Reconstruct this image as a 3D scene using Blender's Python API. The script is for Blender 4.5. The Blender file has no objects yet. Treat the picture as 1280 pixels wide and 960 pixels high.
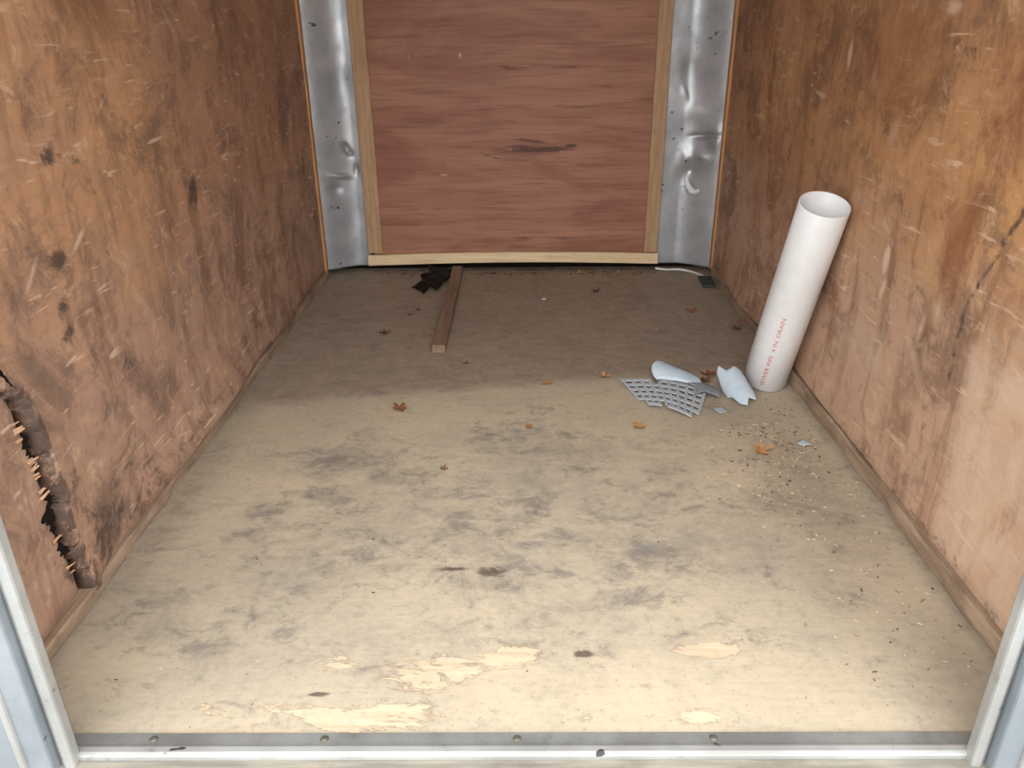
import bpy, bmesh, math, random
import numpy as np
from mathutils import Vector, Matrix, Euler
random.seed(7); rng=np.random.default_rng(5)
scene=bpy.context.scene
scene.view_settings.view_transform='Standard'
COL=scene.collection

# ---------------------------------------------------------------- helpers
def lin(r,g,b):
    f=lambda c:(c/255/12.92) if c/255<=.04045 else ((c/255+.055)/1.055)**2.4
    return (f(r),f(g),f(b),1)
class NT:
    def __init__(s,name):
        s.mat=bpy.data.materials.new(name); s.mat.use_nodes=True
        s.t=s.mat.node_tree; s.t.nodes.clear()
        s.out=s.t.nodes.new('ShaderNodeOutputMaterial'); s.b=s.t.nodes.new('ShaderNodeBsdfPrincipled')
        s.t.links.new(s.b.outputs[0],s.out.inputs[0]); s.tc=s.t.nodes.new('ShaderNodeTexCoord')
    def put(s,sock,v):
        if v is None: return
        if isinstance(v,bpy.types.NodeSocket): s.t.links.new(v,sock)
        else: sock.default_value=v
    def noise(s,scale=(1,1,1),sc=5,detail=5,rough=.55,dist=0,loc=(0,0,0),rot=(0,0,0)):
        m=s.t.nodes.new('ShaderNodeMapping'); m.inputs['Scale'].default_value=scale; m.inputs['Location'].default_value=loc; m.inputs['Rotation'].default_value=rot
        s.t.links.new(s.tc.outputs['Object'],m.inputs[0])
        n=s.t.nodes.new('ShaderNodeTexNoise'); n.inputs['Scale'].default_value=sc; n.inputs['Detail'].default_value=detail
        n.inputs['Roughness'].default_value=rough; n.inputs['Distortion'].default_value=dist
        s.t.links.new(m.outputs[0],n.inputs['Vector']); return n.outputs['Fac']
    def wave(s,scale=(1,1,1),sc=5,dist=5,detail=3,ds=1,axis='Z'):
        m=s.t.nodes.new('ShaderNodeMapping'); m.inputs['Scale'].default_value=scale
        s.t.links.new(s.tc.outputs['Object'],m.inputs[0])
        n=s.t.nodes.new('ShaderNodeTexWave'); n.bands_direction=axis; n.inputs['Scale'].default_value=sc; n.inputs['Distortion'].default_value=dist
        n.inputs['Detail'].default_value=detail; n.inputs['Detail Scale'].default_value=ds
        s.t.links.new(m.outputs[0],n.inputs['Vector']); return n.outputs['Fac']
    def ss(s,f,lo,hi,a=0,b=1):
        n=s.t.nodes.new('ShaderNodeMapRange'); n.interpolation_type='SMOOTHSTEP'
        s.put(n.inputs[0],f); n.inputs[1].default_value=lo; n.inputs[2].default_value=hi; n.inputs[3].default_value=a; n.inputs[4].default_value=b
        return n.outputs[0]
    def mth(s,op,a,b=None):
        n=s.t.nodes.new('ShaderNodeMath'); n.operation=op; s.put(n.inputs[0],a); s.put(n.inputs[1],b); return n.outputs[0]
    def mix(s,f,a,b,mode='MIX'):
        n=s.t.nodes.new('ShaderNodeMix'); n.data_type='RGBA'; n.blend_type=mode
        s.put(n.inputs[0],f); s.put(n.inputs[6],a); s.put(n.inputs[7],b); return n.outputs[2]
    def attr(s,name):
        n=s.t.nodes.new('ShaderNodeAttribute'); n.attribute_name=name; return n.outputs['Fac']
    def nz(s,base,n,k):
        return s.mth('ADD',base,s.mth('MULTIPLY',s.mth('SUBTRACT',n,.5),k))
    def xyz(s):
        n=s.t.nodes.new('ShaderNodeSeparateXYZ'); s.t.links.new(s.tc.outputs['Object'],n.inputs[0]); return n.outputs
    def bump(s,h,st=.3,d=.002):
        n=s.t.nodes.new('ShaderNodeBump'); n.inputs['Strength'].default_value=st; n.inputs['Distance'].default_value=d
        s.t.links.new(h,n.inputs['Height']); s.t.links.new(n.outputs[0],s.b.inputs['Normal'])
    def fin(s,col,rough=.6,metal=0,spec=.5):
        s.put(s.b.inputs['Base Color'],col); s.put(s.b.inputs['Roughness'],rough); s.put(s.b.inputs['Metallic'],metal)
        s.b.inputs['Specular IOR Level'].default_value=spec; return s.mat

def link(o,parent=None):
    COL.objects.link(o)
    if parent: o.parent=parent
    return o
def empty(name):
    return link(bpy.data.objects.new(name,None))
def grid(name,nu,nv,pos,masks=None,mat=None,thick=0,off=1,parent=None,flip=False):
    u,v=np.meshgrid(np.linspace(0,1,nu),np.linspace(0,1,nv),indexing='xy')
    X,Y,Z=pos(u,v); co=np.stack([X+0*u,Y+0*u,Z+0*u],-1).reshape(-1,3)
    i=np.arange(nu*nv).reshape(nv,nu)
    f=np.stack([i[:-1,:-1],i[:-1,1:],i[1:,1:],i[1:,:-1]],-1).reshape(-1,4)
    if flip: f=f[:,::-1]
    me=bpy.data.meshes.new(name); me.from_pydata(co.tolist(),[],f.tolist())
    me.polygons.foreach_set('use_smooth',[True]*len(f))
    if masks:
        for k,a in masks(X+0*u,Y+0*u,Z+0*u).items():
            at=me.attributes.new(k,'FLOAT','POINT'); at.data.foreach_set('value',np.asarray(a,dtype=np.float32).ravel())
    o=link(bpy.data.objects.new(name,me),parent)
    if mat: me.materials.append(mat)
    if thick:
        m=o.modifiers.new('s','SOLIDIFY'); m.thickness=thick; m.offset=off
    return o
def box(name,lo,hi,mat,bev=.003,parent=None,jit=0,segs=1):
    bm=bmesh.new(); bmesh.ops.create_cube(bm,size=1)
    for v in bm.verts: v.co=Vector([lo[k]+(v.co[k]+.5)*(hi[k]-lo[k]) for k in range(3)])
    if segs>1:
        ax=max(range(3),key=lambda k:hi[k]-lo[k])
        es=[e for e in bm.edges if abs((e.verts[0].co-e.verts[1].co)[ax])>1e-6]
        bmesh.ops.subdivide_edges(bm,edges=es,cuts=segs)
        if jit:
            o1=[a for a in range(3) if a!=ax]; cache={}
            for v in bm.verts:
                k=round(v.co[ax],4)
                if k not in cache: cache[k]=(random.uniform(-jit,jit),random.uniform(-jit,jit))
                v.co[o1[0]]+=cache[k][0]; v.co[o1[1]]+=abs(cache[k][1])*(0 if v.co[2]<=lo[2]+1e-4 and o1[1]==2 else 1)
    me=bpy.data.meshes.new(name); bm.to_mesh(me); bm.free(); me.materials.append(mat)
    o=link(bpy.data.objects.new(name,me),parent)
    if bev:
        m=o.modifiers.new('b','BEVEL'); m.width=bev; m.segments=2; m.limit_method='ANGLE'
    return o
def blobs(A,B,L):
    out=np.zeros_like(A)
    for (a,b,ra,rb,ang,s) in L:
        c,sn=math.cos(math.radians(ang)),math.sin(math.radians(ang))
        da,db=A-a,B-b; p=(da*c+db*sn)/ra; q=(-da*sn+db*c)/rb
        out=np.maximum(out,s*np.exp(-(p*p+q*q)))
    return out
def sstep(x,a,b):
    t=np.clip((x-a)/(b-a),0,1); return t*t*(3-2*t)
def vnoise(x,y,seed=0):
    xi=np.floor(x).astype(int); yi=np.floor(y).astype(int); xf=x-xi; yf=y-yi
    h=lambda i,j:(np.sin(i*127.1+j*311.7+seed*74.7)*43758.5453)%1.0
    sx=xf*xf*(3-2*xf); sy=yf*yf*(3-2*yf)
    return (h(xi,yi)*(1-sx)+h(xi+1,yi)*sx)*(1-sy)+(h(xi,yi+1)*(1-sx)+h(xi+1,yi+1)*sx)*sy

# ---------------------------------------------------------------- materials
def floor_mat():
    n=NT('worn_plywood_floor')
    big=n.noise((1,1,1),2.2,6,.6); grain=n.noise((1.2,14,1),7,6,.65); fine=n.noise((1,1,1),60,4,.7)
    c=n.mix(n.ss(big,.35,.65),lin(194,178,152),lin(178,165,144))
    c=n.mix(n.ss(grain,.4,.75,0,.2),c,lin(158,146,126))
    n1=n.noise((1,1.3,1),6,9,.76,.5); n1b=n.noise((1,1.5,1),17,8,.78,.6,loc=(3,1,0)); n3=n.noise((1,1.2,1),3.2,9,.76,.4,loc=(5,8,0)); n5=n.noise((1.8,1,1),9,8,.74,.4,loc=(9,4,0),rot=(0,0,.6))
    c=n.mix(n.ss(n.nz(n.nz(n.attr('stain'),n3,2.2),n1b,1.2),-.05,.70,0,.75),c,lin(144,135,122))
    s=n.nz(n.nz(n.mth('MULTIPLY',n.attr('stain'),.7),n1,2.2),n1b,2.0)
    c=n.mix(n.ss(s,.16,.62,0,.60),c,lin(114,108,102))
    s2=n.nz(n.nz(n.mth('MULTIPLY',n.attr('stain'),.8),n5,3.0),n1,1.0)
    c=n.mix(n.ss(s2,.42,.85,0,.45),c,lin(98,92,88))
    d=n.nz(n.attr('dirt_and_tone'),n1,.6)
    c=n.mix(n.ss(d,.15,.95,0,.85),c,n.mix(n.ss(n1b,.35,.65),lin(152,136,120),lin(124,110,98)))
    sp=n.noise((1,1,1),140,2,.5); c=n.mix(n.ss(sp,.66,.74,0,.5),c,lin(95,82,68))
    n2=n.noise((1,2.6,1),8,9,.70,.6,loc=(1,5,0))
    p=n.nz(n.attr('peel'),n2,1.9)
    pf=n.ss(p,.50,.54,0,.80)
    edge=n.mth('MULTIPLY',n.ss(p,.45,.50),n.ss(p,.55,.50))
    c=n.mix(pf,c,n.mix(n.ss(grain,.3,.7),lin(222,198,168),lin(196,172,142)))
    c=n.mix(n.mth('MULTIPLY',edge,.4),c,lin(120,100,76))
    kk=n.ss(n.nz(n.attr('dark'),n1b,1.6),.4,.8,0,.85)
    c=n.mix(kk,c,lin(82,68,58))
    c=n.mix(n.ss(fine,.3,.8,0,.2),c,lin(110,100,88))
    n.bump(n.mth('SUBTRACT',n.mth('ADD',grain,n.mth('MULTIPLY',fine,.4)),n.mth('MULTIPLY',pf,.8)),.3,.0015)
    return n.fin(c,n.ss(fine,.3,.7,.5,.7),0,.3)
def wall_mat(name,side):
    n=NT(name); o=n.xyz()
    big=n.noise((1,1,1),1.8,6,.6,loc=(side*3,0,0)); mid=n.noise((1,1,1),5,9,.76,.5,loc=(side*9,2,0)); mid2=n.noise((1,1,1),13,8,.76,.8,loc=(side*5,7,1)); g=n.noise((1,1.6,14),5,5,.6); fine=n.noise((1,1,1),70,4,.7)
    drip=n.noise((1,5,.9),2.6,8,.7,.5,loc=(side*2,3,6))
    if side<0: a,b,lo,dk=lin(184,138,100),lin(162,122,98),lin(168,134,114),lin(102,80,68)
    else: a,b,lo,dk=lin(192,144,98),lin(170,124,88),lin(186,152,128),lin(110,82,64)
    c=n.mix(n.ss(big,.35,.65),a,b)
    low=n.nz(n.mth('SUBTRACT',1.0,n.ss(o[2],.15,.85)),mid,1.4)
    c=n.mix(n.ss(low,.2,.9,0,.9),c,lo)
    c=n.mix(n.ss(drip,.48,.66,0,.62),c,lin(126,88,62) if side>0 else lin(122,92,74))
    c=n.mix(n.ss(mid,.48,.64,0,.65),c,dk)
    c=n.mix(n.ss(mid2,.52,.68,0,.6),c,dk)
    c=n.mix(n.ss(mid2,.46,.32,0,.5),c,lin(212,178,146))
    c=n.mix(n.ss(g,.5,.8,0,.3),c,dk)
    for (r,l) in ((.6,1),(-.5,4),(1.3,7)):
        sc=n.noise((1,3,22),3,3,.5,.6,loc=(l,l,l),rot=(r,0,0)); m2=n.noise((1,1,1),4,3,.5,loc=(l*2,1,l))
        c=n.mix(n.mth('MULTIPLY',n.ss(sc,.63,.71),n.ss(m2,.46,.62,0,.55)),c,lin(222,192,164))
    pl=n.ss(n.nz(n.nz(n.attr('pale'),mid,1.0),mid2,.9),.35,.9,0,.85)
    c=n.mix(pl,c,lin(218,190,164))
    n1=n.noise((1,1,1),26,8,.76,.8)
    k=n.ss(n.nz(n.nz(n.attr('dark'),n1,1.8),mid2,1.3),.34,.82,0,.85)
    c=n.mix(k,c,lin(70,58,52))
    st=n.ss(n.nz(n.attr('stain'),mid,1.4),.2,.85,0,.75)
    c=n.mix(st,c,lin(136,86,54) if side>0 else lin(130,90,64))
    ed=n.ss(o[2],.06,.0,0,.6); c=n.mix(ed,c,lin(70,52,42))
    n.bump(n.mth('ADD',mid,n.mth('MULTIPLY',fine,.4)),.35,.002)
    return n.fin(c,n.ss(mid,.3,.7,.45,.65),0,.35)
def panel_mat():
    n=NT('lauan_panel'); 
    w=n.wave((.35,1,1),3.2,7,4,1.1,'Z'); g=n.noise((1.5,1,26),3,7,.65,.5); big=n.noise((.7,1,2.2),2.5,5,.6,.8)
    c=n.mix(w,lin(160,110,86),lin(170,120,96)); c=n.mix(n.ss(big,.42,.62,0,.7),c,lin(138,88,70))
    c=n.mix(n.ss(g,.44,.72,0,.65),c,lin(114,72,58))
    k=n.ss(n.nz(n.attr('dark'),n.noise((1,1,7),9,5,.6,.8),1.3),.28,.72,0,.85); c=n.mix(k,c,lin(80,46,38))
    p=n.ss(n.nz(n.attr('pale'),n.noise((1,1,1),30,4,.6),.9),.4,.7,0,.8); c=n.mix(p,c,lin(216,184,144))
    n.bump(g,.2,.001); return n.fin(c,.55,0,.35)
def wood_mat(name,c1,c2,scale=(1,1,1),axis=None,dirt_and_tone=.3,rough=.6):
    n=NT(name); g=n.noise(scale,6,6,.6,.3); d=n.noise((1,1,1),9,6,.65)
    c=n.mix(n.ss(g,.3,.7),c1,c2); c=n.mix(n.ss(d,.5,.75,0,dirt_and_tone),c,lin(92,76,62)); n.bump(g,.3,.001); return n.fin(c,rough,0,.35)
def metal_mat(name,c1,c2,metal=.6,r=(.3,.5),dirt_and_tone=.35,bd=.002):
    n=NT(name); a=n.noise((1,1,1),5,6,.6); f=n.noise((1,1,1),40,5,.7); sp=n.noise((1,1,1.2),22,3,.6,.4,loc=(2,2,2))
    c=n.mix(n.ss(a,.35,.65),c1,c2); c=n.mix(n.ss(f,.6,.75,0,dirt_and_tone),c,lin(90,88,86)); c=n.mix(n.ss(sp,.68,.72,0,.8*dirt_and_tone/.35),c,lin(60,58,56))
    n.bump(a,.2,bd); return n.fin(c,n.ss(a,.3,.7,r[0],r[1]),metal,.5)
def plain(name,c,rough=.5,var=.12,metal=0,spec=.5):
    n=NT(name); f=n.noise((1,1,1),35,5,.65); d=tuple(x*(1-min(var*3,.9)) for x in c[:3])+(1,)
    return n.fin(n.mix(n.ss(f,.4,.8),c,d),rough,metal,spec)
M_floor=floor_mat(); M_wl=wall_mat('weathered_plywood_left',-1); M_wr=wall_mat('weathered_plywood_right',1); M_pan=panel_mat()
M_pine=wood_mat('pine_strip',lin(236,212,172),lin(216,188,146),(1,1,12),dirt_and_tone=.12)
M_strip=wood_mat('tan_wood_strip',lin(188,154,118),lin(168,132,98),(14,1,1),dirt_and_tone=.25)
M_cleat=wood_mat('dirty_wood_cleat',lin(168,144,120),lin(126,104,86),(12,1,8),dirt_and_tone=.8)
M_splint=wood_mat('splintered_veneer',lin(206,166,132),lin(172,128,98),(1,4,1),dirt_and_tone=.3)
M_batten=wood_mat('orange_batten',lin(204,152,100),lin(176,126,84),(12,12,1),dirt_and_tone=.3)
M_stick=wood_mat('old_stick_wood',lin(144,118,98),lin(112,90,74),(14,1,14),dirt_and_tone=.5)
M_alu=metal_mat('dented_aluminium',lin(184,185,187),lin(156,158,161),.5,(.34,.5),.4,.003)
M_sill=metal_mat('sill_metal',lin(150,150,147),lin(116,115,111),.4,(.4,.6),.6)
M_bright=metal_mat('polished_edge',lin(172,172,169),lin(148,147,143),.3,(.35,.5),.5)
M_jamb=metal_mat('jamb_metal',lin(140,145,149),lin(118,124,129),.15,(.45,.6),.45)
M_ceil=plain('ceiling_skin',lin(225,225,222),.6,.05)
M_dark=plain('dark_gap',lin(28,22,18),.9,.1,0,.1)
M_pvc=plain('white_pvc',lin(222,221,220),.38,.02)
M_red=plain('red_ink',lin(196,90,84),.6,.05)
M_black=plain('black_plastic',lin(16,16,18),.7,.1,0,.2)
M_rub=plain('grey_rubber',lin(58,64,58),.8,.1)
M_gA=plain('grey_plastic_grille',lin(172,180,186),.45,.04)
M_gB=plain('pale_grey_plastic',lin(184,196,206),.4,.05)
M_gC=plain('mid_grey_plastic',lin(132,138,144),.4,.05)
M_cable=plain('white_cable',lin(215,215,210),.5,.03)
M_screw=plain('screw_steel',lin(110,104,92),.4,.1,.5)
M_saw=plain('sawdust_chip',lin(206,186,156),.8,.08)
M_gr=plain('asphalt',lin(120,118,114),.9,.1)

# ---------------------------------------------------------------- shell
HW=.772; YB=2.30; H=1.78
def fmask(X,Y,Z):
    st=blobs(X,Y,[(-.383,.755,.14,.07,0,.5),(-.41,.622,.10,.05,0,.5),(-.3,.685,.1,.04,20,.5),(-.528,.563,.10,.04,30,.5),(-.535,.479,.07,.04,0,.5),(-.148,.56,.08,.05,0,.5),(-.016,.53,.11,.035,-15,.5),(.03,.45,.09,.02,-10,.5),(.078,.475,.09,.04,0,.5),(.257,.423,.10,.05,20,.5),(.17,.36,.06,.05,60,.5),(.152,.287,.12,.04,15,.5),(-.5,.156,.05,.05,0,.5),(-.306,.279,.14,.04,10,.35),(.05,.37,.10,.04,0,.35),(-.62,.25,.08,.10,0,.35),(0,.85,.35,.15,0,.28),(0,.53,.60,.26,0,.34),(.1,.20,.4,.08,0,.28),(-.1,.34,.2,.05,0,.3),(-.45,.4,.2,.25,0,.32)])
    pe=blobs(X,Y,[(-.291,.140,.05,.026,0,.74),(-.13,.12,.13,.06,0,.64),(-.02,.155,.07,.04,0,.80),(-.20,.04,.22,.04,0,.66),(-.42,.035,.14,.03,0,.5),(.306,.165,.065,.022,0,.78),(.28,.035,.12,.03,0,.5),(.63,.24,.05,.06,0,.35),(.05,.03,.12,.02,0,.4)])
    tone_edge=np.interp(X,[-.77,.113,.634,.77],[1.02,1.17,1.23,1.23])+.02*(vnoise(X*12,Y*2,3)-.5)
    d=sstep(Y-tone_edge,-.04,.08)*.78  # far floor turns darker brown past a slanting line
    d=np.maximum(d,blobs(X,Y,[(.62,.62,.16,.5,0,.6),(.68,.15,.1,.2,0,.5),(.55,1.0,.2,.2,0,.5),(-.74,.6,.09,.6,0,.65),(-.72,1.2,.1,.6,0,.55),(.4,.5,.2,.3,0,.3)]))  # dusty debris zone on the right, darker brown patches by the left wall
    d=np.maximum(d,sstep(np.abs(X),.68,.77)*.8)  # darker brown towards both side walls
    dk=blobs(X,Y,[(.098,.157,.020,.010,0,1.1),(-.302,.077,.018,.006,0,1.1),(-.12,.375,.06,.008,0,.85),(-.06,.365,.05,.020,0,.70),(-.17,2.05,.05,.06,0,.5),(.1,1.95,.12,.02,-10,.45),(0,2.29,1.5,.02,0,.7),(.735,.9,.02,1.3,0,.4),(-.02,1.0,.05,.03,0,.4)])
    return dict(stain=st,peel=pe,dirt_and_tone=d,dark=dk)
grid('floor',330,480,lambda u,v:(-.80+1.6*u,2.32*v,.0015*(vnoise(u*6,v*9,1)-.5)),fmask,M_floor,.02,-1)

TY=[(.0,.300),(.077,.292),(.150,.277),(.198,.272),(.215,.285),(.256,.275),(.318,.270),(.407,.258),(.444,.235),(.50,.215),(.56,.205)]
def tear_y(z): return np.interp(z,[a for a,b in TY],[b for a,b in TY])
def tear_w(z): return .003+.022*np.exp(-((z-.20)/.035)**2)+.017*np.exp(-((z-.115)/.03)**2)+.013*np.exp(-((z-.33)/.035)**2)+.006*np.exp(-((z-.41)/.03)**2)
def lpos(u,v):
    Y=2.31*u; Z=.004+(H-.004)*v
    base=.012+.03*vnoise(u*7,0*u,5)*sstep(np.minimum(Y,2.2-Y),0,.3)+.028*np.exp(-((Y-.95)/.28)**2)
    bul=.034*np.exp(-((Y-.97)/.30)**2)*np.exp(-(Z/.13)**2)+.016*np.exp(-((Y-1.6)/.2)**2)*np.exp(-(Z/.1)**2)+.006*(vnoise(Y*3,Z*3,2)-.5)
    t=tear_y(Z); amp=sstep(.56-Z,0,.2)
    bul=bul+amp*.024*np.where(Y>t,np.exp(-(Y-t)/.08),-.3*np.exp((Y-t)/.05))
    return -HW+bul,Y,Z+base*np.exp(-Z/.03)
def lmask(X,Y,Z):
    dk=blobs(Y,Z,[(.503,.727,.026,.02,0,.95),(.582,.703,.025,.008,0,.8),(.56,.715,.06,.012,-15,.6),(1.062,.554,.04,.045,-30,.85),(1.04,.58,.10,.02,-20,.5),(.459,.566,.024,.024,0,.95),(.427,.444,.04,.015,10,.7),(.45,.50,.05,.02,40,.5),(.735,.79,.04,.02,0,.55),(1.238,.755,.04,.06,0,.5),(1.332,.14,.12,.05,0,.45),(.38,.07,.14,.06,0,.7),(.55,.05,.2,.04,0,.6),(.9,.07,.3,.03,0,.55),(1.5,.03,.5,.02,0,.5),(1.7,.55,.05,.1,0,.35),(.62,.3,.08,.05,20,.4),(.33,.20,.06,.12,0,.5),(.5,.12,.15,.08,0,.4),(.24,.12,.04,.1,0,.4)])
    t=tear_y(Z); dk=np.maximum(dk,.85*np.exp(-((Y-t)/.014)**2)*sstep(.50-Z,0,.05))
    pl=blobs(Y,Z,[(.532,.58,.05,.010,30,.65),(.716,.785,.05,.007,30,.65),(.70,.70,.008,.04,10,.5),(.372,.558,.05,.01,40,.6),(.9,.3,.02,.05,0,.5),(.8,.22,.02,.06,-20,.5),(1.2,.4,.1,.01,30,.45),(.5,.25,.04,.01,60,.5),(.6,.65,.3,.01,5,.35),(.7,.4,.3,.2,0,.2)])
    st=blobs(Y,Z,[(.75,.95,.3,.15,0,.6),(.65,.85,.12,.1,0,.5),(1.6,.9,.3,.3,0,.4),(1.4,.3,.5,.2,0,.35)])
    return dict(dark=dk,pale=pl,stain=st)
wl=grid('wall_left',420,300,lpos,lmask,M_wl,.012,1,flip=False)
box('light_block_sheet',(-HW-.030,.0,0),(-HW-.022,2.31,H),M_dark,0,wl)  # added unseen dark sheet, stops light leaking through the wall's bottom gap
def rpos(u,v):
    Y=2.31*u; Z=.006+(H-.006)*v
    base=.02+.025*vnoise(u*8,0*u,9)*sstep(np.minimum(Y,2.2-Y),0,.3)
    bul=.008*np.exp(-((Y-.9)/.4)**2)*np.exp(-(Z/.12)**2)+.018*np.exp(-((Y-1.7)/.25)**2)*np.exp(-(Z/.08)**2)+.006*(vnoise(Y*3,Z*3,8)-.5)
    return HW-bul,Y,Z+base*np.exp(-Z/.03)
def rmask(X,Y,Z):
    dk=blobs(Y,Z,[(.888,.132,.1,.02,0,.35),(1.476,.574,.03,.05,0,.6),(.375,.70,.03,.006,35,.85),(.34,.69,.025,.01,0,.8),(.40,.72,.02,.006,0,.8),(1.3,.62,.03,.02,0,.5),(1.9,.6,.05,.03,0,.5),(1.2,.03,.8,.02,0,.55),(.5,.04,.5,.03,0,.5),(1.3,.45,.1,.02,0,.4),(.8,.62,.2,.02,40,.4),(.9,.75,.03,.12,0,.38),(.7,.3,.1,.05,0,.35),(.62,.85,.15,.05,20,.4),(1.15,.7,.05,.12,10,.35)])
    ly=np.interp(Z,[.30,.40,.47,.56,.66,.80],[.47,.475,.472,.43,.385,.33]); ly=ly+.014*(vnoise(Z*30,Z*0,4)-.5)
    dk=np.maximum(dk,.66*np.exp(-((Y-ly)/.010)**2)*sstep(Z,.28,.36)*sstep(.85-Z,0,.1))
    pl=blobs(Y,Z,[(.788,.46,.02,.05,0,.9),(.78,.40,.015,.04,10,.8),(.80,.52,.010,.03,-10,.7),(.718,.93,.05,.02,0,.7),(.86,.70,.03,.06,30,.6),(1.151,.835,.02,.05,0,.7),(1.0,.8,.02,.07,20,.6),(.478,.05,.1,.1,0,.4),(.62,.33,.15,.03,40,.5),(.8,.25,.25,.12,0,.55),(.56,.43,.03,.05,0,.65),(1.3,.3,.3,.1,0,.3),(.60,.38,.015,.06,10,.6)])
    front=sstep(ly+.01-Y,-.03,.10)*sstep(.66-Z,0,.3)
    pl=np.maximum(pl,front*.62)
    st=blobs(Y,Z,[(.45,.80,.16,.18,0,.6),(.54,.56,.06,.16,10,.75),(.9,.85,.25,.25,0,.6),(1.7,.5,.5,.3,0,.5),(1.1,.35,.2,.12,0,.35),(.65,.6,.1,.2,0,.45)])
    return dict(dark=dk,pale=pl,stain=st)
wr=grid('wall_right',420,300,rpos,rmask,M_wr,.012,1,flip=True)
box('light_block_sheet',(HW+.022,.0,0),(HW+.030,2.31,H),M_dark,0,wr)  # same added sheet on this side, blocks light and keeps the gap dark
box('ceiling',(-.80,-.06,H),(.80,2.34,H+.02),M_ceil,0)
wb=box('wall_back',(-.80,2.318,-.01),(.80,2.335,H),M_dark,0)
def dent(X,Z,L):
    o=np.zeros_like(X)
    for (a,b,ra,rb,ang,s) in L: o+=s*blobs(X,Z,[(a,b,ra,rb,ang,1)])
    return o
def apos(x0,x1,side,L):
    def f(u,v):
        X=x0+(x1-x0)*u; Z=.02+(H-.02)*v
        e=np.abs(X)-.60
        Y=2.296-.075*sstep(e,.02,.19)+dent(X,Z,L)+.004*(vnoise(X*10,Z*4,3)-.5)+.0008*(vnoise(X*45,Z*38,6)-.5)
        return X,Y,Z
    return f
grid('aluminium_sheet',60,360,apos(-.772,-.59,-1,[(-.654,.483,.010,.016,20,.012),(-.640,.46,.010,.010,0,.010),(-.68,.379,.03,.008,-10,-.010),(-.70,.33,.02,.02,0,.008),(-.62,.40,.010,.02,0,.006),(-.66,.72,.03,.05,0,.005)]),None,M_alu,.0015,0)
grid('aluminium_sheet',60,360,apos(.545,.772,1,[(.663,.383,.03,.03,0,.020),(.64,.43,.02,.05,10,-.010),(.69,.44,.03,.02,-20,-.011),(.70,.515,.04,.010,5,.016),(.735,.50,.02,.05,0,-.010),(.66,.60,.04,.03,0,-.005),(.63,.75,.03,.05,0,.005),(.62,.66,.01,.03,20,-.004)]),None,M_alu,.0015,0)
def curl(u,v):
    th=np.pi*(1.00+.66*u); w=.005+.024*np.sin(np.pi*u)**.8
    X=.674+(.034-w*(v-.5))*np.cos(th)+.004*u; Z=.372+(.060-w*(v-.5))*np.sin(th)
    return X,2.252-.014*np.sin(np.pi*v)*np.sin(np.pi*u)-.002,Z
M_flap=plain('bare_metal_flap',lin(236,238,240),.45,.03,.0)
grid('torn_metal_flap',28,8,curl,None,M_flap,.001,0)

def pmask(X,Y,Z):
    return dict(dark=blobs(X,Z,[(.01,.47,.18,.025,0,.65),(.10,.47,.12,.014,0,.8),(.204,.484,.03,.007,0,1.0),(.05,.50,.08,.01,-8,.7),(-.1,.445,.1,.01,-15,.5),(0,.76,.6,.012,0,.5),(-.2,.90,.4,.015,0,.4),(.2,.62,.5,.01,3,.35),(0,.13,.6,.01,0,.45),(.1,.25,.4,.01,0,.3)]),
      pale=blobs(X,Z,[(-.37,.387,.03,.003,-5,.8),(-.28,.378,.04,.003,3,.8),(-.392,.80,.004,.02,-10,.6),(-.205,.80,.012,.018,30,.6),(.15,.13,.02,.006,0,.5),(-.03,.47,.05,.004,10,.55)]))
grid('plywood_panel',220,300,lambda u,v:(-.575+1.11*u,2.290-.004*np.sin(np.pi*u),.05+(H-.06)*v),pmask,M_pan,.006,1,flip=False)
def strip(name,x0,x1,z0,z1,arc,mat,y=2.272,parent=None,nu=24):
    bm=bmesh.new(); prev=None; hor=(x1-x0)>(z1-z0)
    for i in range(nu+1):
        t=i/nu; ring=[]
        for (a,yy) in ((0,y),(1,y),(1,y+.014),(0,y+.014)):
            if hor: p=(x0+(x1-x0)*t,yy,z0+(z1-z0)*a+arc*math.sin(math.pi*t))
            else: p=(x0+(x1-x0)*a+arc*math.sin(math.pi*t*2),yy,z0+(z1-z0)*t)
            ring.append(bm.verts.new(p))
        if prev:
            for k in range(4): bm.faces.new((prev[k],prev[(k+1)%4],ring[(k+1)%4],ring[k]))
        else: bm.faces.new(ring[::-1])
        prev=ring
    bm.faces.new(prev); bmesh.ops.recalc_face_normals(bm,faces=bm.faces)
    me=bpy.data.meshes.new(name); bm.to_mesh(me); bm.free(); me.materials.append(mat)
    o=link(bpy.data.objects.new(name,me),parent); m=o.modifiers.new('b','BEVEL'); m.width=.002; m.limit_method='ANGLE'; return o
strip('trim_1',-.598,-.540,.075,H-.01,.001,M_strip)
strip('trim_2',.499,.552,.07,H-.01,.001,M_strip)
strip('trim_3',-.600,.556,.026,.068,.010,M_pine,y=2.262,nu=40)
box('trim_4',(-HW,2.20,.02),(-HW+.020,2.236,H-.01),M_batten,.002)
box('trim_5',(HW-.020,2.20,.02),(HW,2.236,H-.01),M_batten,.002)
box('baseboard_left',(-HW-.001,.02,0),(-.745,2.19,.024),M_cleat,.003,jit=.004,segs=26)
box('baseboard_right',(.748,.02,0),(HW+.001,2.19,.034),M_cleat,.003,jit=.004,segs=26)

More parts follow.
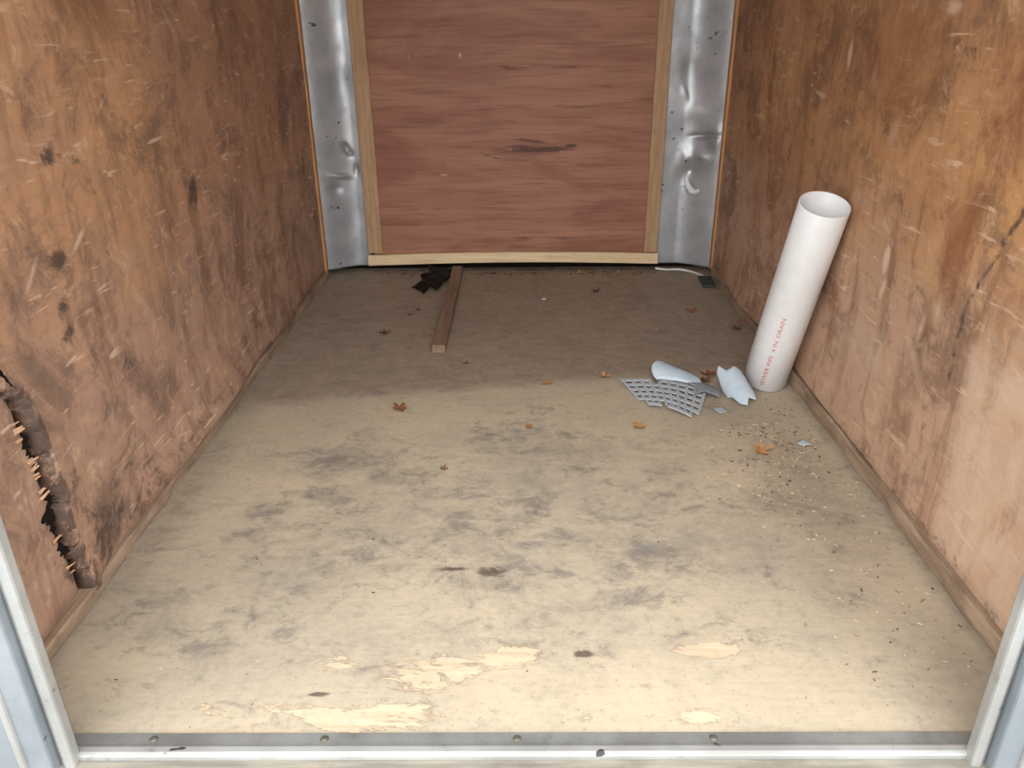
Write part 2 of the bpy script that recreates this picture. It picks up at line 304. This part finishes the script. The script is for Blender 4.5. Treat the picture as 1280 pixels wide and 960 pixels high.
def build_tear():
    bm=bmesh.new(); zs=np.linspace(.06,.47,90); L=[];Rr=[]
    for i,z in enumerate(zs):
        t=float(tear_y(z)); w=float(tear_w(z))
        a=t-w*random.uniform(.5,1.5); b=t+w*random.uniform(.4,1.1)
        L.append(bm.verts.new((-HW+.008,a,z))); Rr.append(bm.verts.new((-HW+.0290,b,z)))
    for i in range(len(zs)-1):
        f=bm.faces.new((L[i],L[i+1],Rr[i+1],Rr[i])); f.material_index=0
    for k in range(64):
        c=random.choice((.245,.16,.14,.36,.29,.41,.26,.09)); z=random.gauss(c,.016); z=min(max(z,.07),.46)
        t=float(tear_y(z)); w=float(tear_w(z)); s=random.choice((-1,1,-1))
        ln=random.uniform(.4,2.0)*w+random.uniform(.004,.018); h=random.uniform(.0015,.0045)
        y0=t-s*(w+.014); x0=(-HW+.009) if s>0 else (-HW+.024)
        tip=(x0+random.uniform(.004,.018),y0+s*(ln+.014),z+random.uniform(-.004,.016))
        v=[bm.verts.new((x0,y0,z-h)),bm.verts.new((x0,y0,z+h)),bm.verts.new((x0+.003,y0,z)),bm.verts.new(tip)]
        for a,b,c_ in ((0,1,3),(1,2,3),(2,0,3)):
            f=bm.faces.new((v[a],v[b],v[c_])); f.material_index=1
    me=bpy.data.meshes.new('plywood_split'); bm.to_mesh(me); bm.free(); me.materials.append(M_dark); me.materials.append(M_splint)
    o=bpy.data.objects.new('plywood_split',me); link(o,wl)
build_tear()

def jamb(name,s,xi):
    e=empty(name)
    def bx(n,xa,xb,ya,yb,m=M_jamb): 
        lo,hi=sorted((s*xa,s*xb)); box(n,(lo,ya,-.03),(hi,yb,H+.02),m,.004,e)
    bx('inner_lip',xi,xi+.016,-.050,-.030,M_bright)
    bx('seal_groove',xi+.014,xi+.022,-.046,-.030,M_sill)
    bx('face',xi+.022,xi+.24,-.062,-.012)
    bx('outer_bead',xi+.052,xi+.062,-.068,-.058,M_bright)
    bx('inner_leg',xi+.06,xi+.24,-.012,.008)
jamb('door_jamb',-1,.608); jamb('door_jamb',1,.606)
se=empty('door_sill')
box('plate',(-.80,-.021,-.02),(.80,.003,.004),M_sill,.001,se)
box('rolled_edge',(-.80,-.038,-.02),(.80,-.020,.009),M_bright,.005,se)
box('outer_step',(-.80,-.16,-.05),(.80,-.036,-.002),wood_mat('sill_wood',lin(150,142,128),lin(114,109,100),(1,12,1),dirt_and_tone=.5),.003,se)
for i,x in enumerate((-.517,-.276,-.006,.269)):
    bm=bmesh.new(); bmesh.ops.create_uvsphere(bm,u_segments=16,v_segments=8,radius=.006)
    for v in bm.verts: v.co.z=max(v.co.z,0)*.5
    bmesh.ops.translate(bm,verts=bm.verts,vec=(x,-.008,.004)); me=bpy.data.meshes.new('screw_%d'%(i+1)); bm.to_mesh(me); bm.free(); me.materials.append(M_screw)
    link(bpy.data.objects.new('screw_%d'%(i+1),me),se)
box('door_header',(-.80,-.06,H-.03),(.80,.0,H),M_jamb,.004)
gp=box('ground',(-12,-14,-.62),(12,10,-.55),M_gr,0)

# ---------------------------------------------------------------- pipe
def build_pipe():
    r,ri,Ln=.0575,.0542,.545
    e=empty('pvc_pipe'); b=Vector((.674,1.175,.0195)); t=Vector((.693,1.000,.508)); ax=(t-b).normalized()
    bm=bmesh.new(); S=64; prof=[(r,0),(r,Ln*.33),(r,Ln*.66),(r,Ln),(ri,Ln),(ri,Ln*.5),(ri,0)]
    rings=[[bm.verts.new((q*math.cos(2*math.pi*k/S),q*math.sin(2*math.pi*k/S),z)) for k in range(S)] for q,z in prof]
    for i in range(len(rings)):
        A,B=rings[i],rings[(i+1)%len(rings)]
        for k in range(S):
            f=bm.faces.new((A[k],A[(k+1)%S],B[(k+1)%S],B[k])); f.smooth=True
    bmesh.ops.recalc_face_normals(bm,faces=bm.faces)
    me=bpy.data.meshes.new('tube'); bm.to_mesh(me); bm.free(); me.materials.append(M_pvc)
    o=link(bpy.data.objects.new('tube',me),e); m=o.modifiers.new('b','BEVEL'); m.width=.001; m.limit_method='ANGLE'; m.angle_limit=1.0
    c=bpy.data.curves.new('txt','FONT'); c.body='SEWER PIPE  4 IN. DRAIN'; c.size=.014; to=bpy.data.objects.new('txt',c); COL.objects.link(to)
    bpy.context.view_layer.update(); dg=bpy.context.evaluated_depsgraph_get(); tm=bpy.data.meshes.new_from_object(to.evaluated_get(dg)); bpy.data.objects.remove(to)
    th0=math.radians(-112)
    for v in tm.vertices:
        th=th0-(v.co.y)/r; s=.02+v.co.x*1.5; v.co=Vector(((r+.0003)*math.cos(th),(r+.0003)*math.sin(th),s))
    tm.materials.clear(); tm.materials.append(M_red); tm.name='printed_text'; link(bpy.data.objects.new('printed_text',tm),e)
    x=Vector((1,0,0)); x=(x-x.dot(ax)*ax).normalized(); y=ax.cross(x)
    m=Matrix((x,y,ax)).transposed().to_4x4(); m.translation=b; e.matrix_world=m
build_pipe()

# ---------------------------------------------------------------- small things
box('wood_stick',(-.262,1.41,.001),(-.222,2.255,.026),M_stick,.002,jit=.0008,segs=8)
def shard(name,pts,mat,bend_ang=0,R=.05,lift=.001,tilt=(0,0,0),th=.002,rough=0,parent=None,cuts=5):
    bm=bmesh.new(); cx=sum(p[0] for p in pts)/len(pts); cy=sum(p[1] for p in pts)/len(pts)
    vs=[bm.verts.new((p[0]-cx,p[1]-cy,0)) for p in pts]; bm.faces.new(vs); bmesh.ops.triangulate(bm,faces=bm.faces)
    bmesh.ops.subdivide_edges(bm,edges=bm.edges,cuts=cuts,use_grid_fill=True)
    a=math.radians(bend_ang); d=Vector((math.cos(a),math.sin(a),0)); E=Euler([math.radians(q) for q in tilt]).to_matrix()
    for v in bm.verts:
        if R:
            s=v.co.dot(d); p=v.co-d*s; v.co=p+d*(R*math.sin(s/R))+Vector((0,0,R*math.cos(s/R)-R))
        if rough: v.co.z+=rough*math.sin(v.co.x*90+1)*math.cos(v.co.y*75)
        v.co=E@v.co
    mn=min(v.co.z for v in bm.verts)
    for v in bm.verts: v.co+=Vector((cx,cy,lift-mn)); 
    bmesh.ops.recalc_face_normals(bm,faces=bm.faces)
    me=bpy.data.meshes.new(name); bm.to_mesh(me); bm.free(); me.materials.append(mat)
    for p in me.polygons: p.use_smooth=True
    o=link(bpy.data.objects.new(name,me),parent); m=o.modifiers.new('s','SOLIDIFY'); m.thickness=th; m.offset=1; return o
def ell(cx,cy,a,b,rot,t0=0,t1=360,n=18):
    r=math.radians(rot); out=[]
    for i in range(n):
        t=math.radians(t0+(t1-t0)*i/(n-1 if t1-t0<360 else n)); x,y=a*math.cos(t),b*math.sin(t)
        out.append((cx+x*math.cos(r)-y*math.sin(r),cy+x*math.sin(r)+y*math.cos(r)))
    return out
shard('black_plastic_scrap',[(-.405,2.05),(-.365,2.10),(-.380,2.15),(-.345,2.17),(-.36,2.25),(-.30,2.245),(-.268,2.255),(-.266,2.14),(-.285,2.08),(-.30,1.99),(-.33,2.03),(-.35,1.97),(-.37,2.01)],M_black,20,.3,.002,(4,0,0),.002,.003)
shard('rubber_pad',[(.690,2.03),(.735,2.02),(.742,2.15),(.696,2.155)],M_rub,0,0,.001,(0,0,0),.008)
cu=bpy.data.curves.new('cable','CURVE'); cu.dimensions='3D'; cu.bevel_depth=.0045; cu.bevel_resolution=3
sp=cu.splines.new('NURBS'); pts=[(.545,2.252,.012),(.58,2.246,.006),(.63,2.25,.008),(.67,2.235,.006),(.70,2.20,.0055),(.715,2.16,.0055)]
sp.points.add(len(pts)-1)
for p,q in zip(sp.points,pts): p.co=(*q,1)
sp.use_endpoint_u=True; sp.order_u=3; cu.materials.append(M_cable); link(bpy.data.objects.new('white_cable',cu))
def grille():
    e=empty('broken_plastic_grille'); nu,nv=37,11; bm=bmesh.new(); V={}
    TL,TR,BR,BL=Vector((.280,1.190)),Vector((.505,1.118)),Vector((.445,.955)),Vector((.322,1.045))
    us=[0]
    for i in range(nu): us.append(us[-1]+(1.5 if i%4==0 else 1.0))
    vs=[0]
    for j in range(nv): vs.append(vs[-1]+(1.2 if j%2 else .9))
    for j in range(nv+1):
        for i in range(nu+1):
            u=us[i]/us[-1]; v=vs[j]/vs[-1]; p=(TL*(1-u)+TR*u)*(1-v)+(BL*(1-u)+BR*u)*v
            V[i,j]=bm.verts.new((p.x,p.y,.003+.014*math.sin(math.pi*u)+.006*(1-v)))
    for j in range(nv):
        for i in range(nu):
            slot=(j%2==1) and (i%4!=0)
            cut=(i<4 and j>8) or (i>32 and j>8) or (j==0 and 12<i<17) or (j>=10 and 12<i<17)
            if not slot and not cut: bm.faces.new((V[i,j],V[i+1,j],V[i+1,j+1],V[i,j+1]))
    bmesh.ops.delete(bm,geom=[v for v in bm.verts if not v.link_faces],context='VERTS')
    me=bpy.data.meshes.new('slotted_panel'); bm.to_mesh(me); bm.free(); me.materials.append(M_gA)
    o=link(bpy.data.objects.new('slotted_panel',me),e); m=o.modifiers.new('s','SOLIDIFY'); m.thickness=.003; m.offset=0
    p=ell(.405,1.190,.040,.042,0,80,230,12)+[(.43,1.150),(.462,1.140),(.496,1.138),(.494,1.165),(.476,1.195),(.450,1.21)]
    shard('rounded_fragment',p,M_gB,60,.06,.016,(18,4,0),.003,0,e)
    shard('dark_fragment',[(.455,1.130),(.50,1.135),(.540,1.112),(.525,1.065),(.49,1.09),(.465,1.075),(.475,1.11)],M_gC,30,.15,.010,(4,5,0),.002,0,e)
    p=[(.532,1.070),(.526,1.105),(.536,1.150),(.548,1.165),(.562,1.140)]+ell(.586,1.110,.024,.040,0,120,-20,8)+[(.609,1.065),(.602,1.030),(.586,1.040),(.576,1.018),(.560,1.032),(.548,1.062)]
    shard('upright_fragment',p,M_gB,8,.035,.001,(26,-10,6),.003,0,e)
    shard('small_fragment',[(.50,1.02),(.525,1.03),(.53,1.005),(.51,.99)],M_gA,0,.1,.001,(0,4,0),.002,0,e)
grille()
shard('plastic_chip',[(.655,.835),(.675,.85),(.69,.83),(.668,.822)],M_gB,0,.06,.001,(0,0,0),.0015)
lm=[wood_mat('dry_leaf_%s'%k,c,d,(1,1,1),dirt_and_tone=.3,rough=.8) for k,c,d in (('a',lin(160,108,66),lin(122,76,48)),('b',lin(200,152,102),lin(164,114,72)),('c',lin(122,88,66),lin(94,66,52)))]
def leaf(x,y,s,rot,k,seed):
    bm=bmesh.new(); N=60; ring=[]
    for i in range(N):
        a=2*math.pi*i/N; q=abs(math.cos(2.5*(a-math.pi/2)))**1.3
        rad=s*(.34+.66*q*(1 if abs(a-math.pi/2)<1 else .8)+.06*math.sin(a*17+seed))*(.55 if abs(a-1.5*math.pi)<.5 else 1)
        ring.append((rad*math.cos(a),rad*math.sin(a)))
    def z(px,py): return .3*(px*px+py*py)/s*(1+.8*math.sin(seed+px/s*3))+.12*s*math.sin(px/s*6+seed)*math.cos(py/s*5)
    c=bm.verts.new((0,0,0)); m=[bm.verts.new((a*.5,b*.5,z(a*.5,b*.5))) for a,b in ring]; o_=[bm.verts.new((a,b,z(a,b))) for a,b in ring]
    for i in range(N):
        j=(i+1)%N; bm.faces.new((c,m[i],m[j])); bm.faces.new((m[i],o_[i],o_[j],m[j]))
    w=s*.035; st=[bm.verts.new((-w,-s*.2,.002)),bm.verts.new((w,-s*.2,.002)),bm.verts.new((w*.6+s*.2,-s*1.2,.004)),bm.verts.new((-w*.6+s*.2,-s*1.2,.004))]; bm.faces.new(st)
    R=Matrix.Rotation(rot,3,'Z')
    mn=min(v.co.z for v in bm.verts)
    for v in bm.verts: v.co=R@v.co+Vector((x,y,.0015-mn))
    me=bpy.data.meshes.new('dry_leaf'); bm.to_mesh(me); bm.free(); me.materials.append(lm[k]); me.polygons.foreach_set('use_smooth',[True]*len(me.polygons))
    link(bpy.data.objects.new('dry_leaf',me))
LEAVES=[(-.43,1.579,.024,2),(-.308,1.031,.026,0),(.078,1.184,.020,1),(.296,.925,.022,1),(.595,1.765,.022,0),(.705,1.60,.022,2),(.286,1.991,.022,2),(.025,.925,.013,0),(-.154,1.327,.012,2),(.240,1.225,.024,1),(.530,1.235,.028,0),(.514,1.195,.022,2),(.56,.80,.028,1),(-.35,1.80,.012,2),(-.37,1.75,.010,2),(.73,1.66,.014,0),(-.17,.73,.011,2),(.06,2.22,.02,0),(.25,2.22,.022,1),(-.10,2.22,.018,2),(.45,2.21,.02,0)]
for i,(x,y,s,k) in enumerate(LEAVES):
    leaf(x,y,s,random.uniform(0,6.28),k,i+3)
bm=bmesh.new(); S=20
a=[[bm.verts.new((.092+q*math.cos(2*math.pi*k/S),1.913+q*math.sin(2*math.pi*k/S),z)) for k in range(S)] for q,z in ((.012,.001),(.010,.006),(.005,.006),(.004,.001))]
for i in range(3):
    for k in range(S): bm.faces.new((a[i][k],a[i][(k+1)%S],a[i+1][(k+1)%S],a[i+1][k]))
me=bpy.data.meshes.new('steel_washer'); bm.to_mesh(me); bm.free(); me.materials.append(M_bright); link(bpy.data.objects.new('steel_washer',me))
def chips():
    bm=bmesh.new()
    def chip(x,y,l,w,mi):
        if -.275<x<-.21 and y>1.39: return
        if .26<x<.64 and .94<y<1.27: return
        if .60<x<.76 and y>1.08 and y<1.3: return
        if any(math.hypot(x-a,y-b)<s*1.3+.006 for a,b,s,_ in LEAVES): return
        a=random.uniform(0,math.pi); c,s=math.cos(a),math.sin(a); h=random.uniform(.0006,.002); z=.0012
        P=[(-l,-w),(l*random.uniform(.6,1),-w*.6),(l,w*.5),(-l*.7,w)]
        lo=[bm.verts.new((x+p*c-q*s,y+p*s+q*c,z)) for p,q in P]; hi=[bm.verts.new((x+p*c-q*s,y+p*s+q*c,z+h)) for p,q in P]
        fs=[bm.faces.new(hi)]+[bm.faces.new((lo[k],lo[(k+1)%4],hi[(k+1)%4],hi[k])) for k in range(4)]
        for f in fs: f.material_index=mi
    for i in range(640):
        y=random.gauss(.82,.17) if i<400 else random.uniform(.1,1.1); x=random.gauss(.60,.07) if i<400 else random.gauss(.60,.09)
        if not(.25<x<.735 and .03<y<1.12): continue
        chip(x,y,random.uniform(.0012,.005),random.uniform(.0005,.0018),random.choice((0,0,1,1,2)))
    for i in range(110):
        chip(random.uniform(-.72,.72),random.uniform(.04,2.15),random.uniform(.0008,.003),random.uniform(.0005,.001),random.choice((0,1,2)))
    for i in range(140):
        chip(random.uniform(-.55,.55),random.uniform(2.2,2.255),random.uniform(.002,.009),random.uniform(.001,.003),random.choice((0,1,2,2)))
    me=bpy.data.meshes.new('wood_chip_debris'); bm.to_mesh(me); bm.free()
    for m in (M_saw,M_cleat,lm[2]): me.materials.append(m)
    link(bpy.data.objects.new('wood_chip_debris',me))
chips()

# ---------------------------------------------------------------- light
w=bpy.data.worlds.new('sky'); scene.world=w; w.use_nodes=True; t=w.node_tree; bg=t.nodes['Background']
bg.inputs[0].default_value=(.95,.98,1,1); bg.inputs[1].default_value=4.5
sun=bpy.data.lights.new('sun','SUN'); sun.energy=1.1; sun.angle=math.radians(80); sun.color=(1,.99,.97)
so=link(bpy.data.objects.new('sun',sun)); d=Vector((.03,.84,-.54)); so.rotation_euler=d.to_track_quat('-Z','Y').to_euler()
# ---------------------------------------------------------------- camera
cam=bpy.data.cameras.new('camera'); co=link(bpy.data.objects.new('camera',cam)); cam.sensor_width=36; cam.lens=989/1280*36; cam.clip_start=.01
co.location=(0,-.806,.92); co.rotation_euler=[math.radians(a) for a in (65.2021,.5345,.3156)]
scene.camera=co
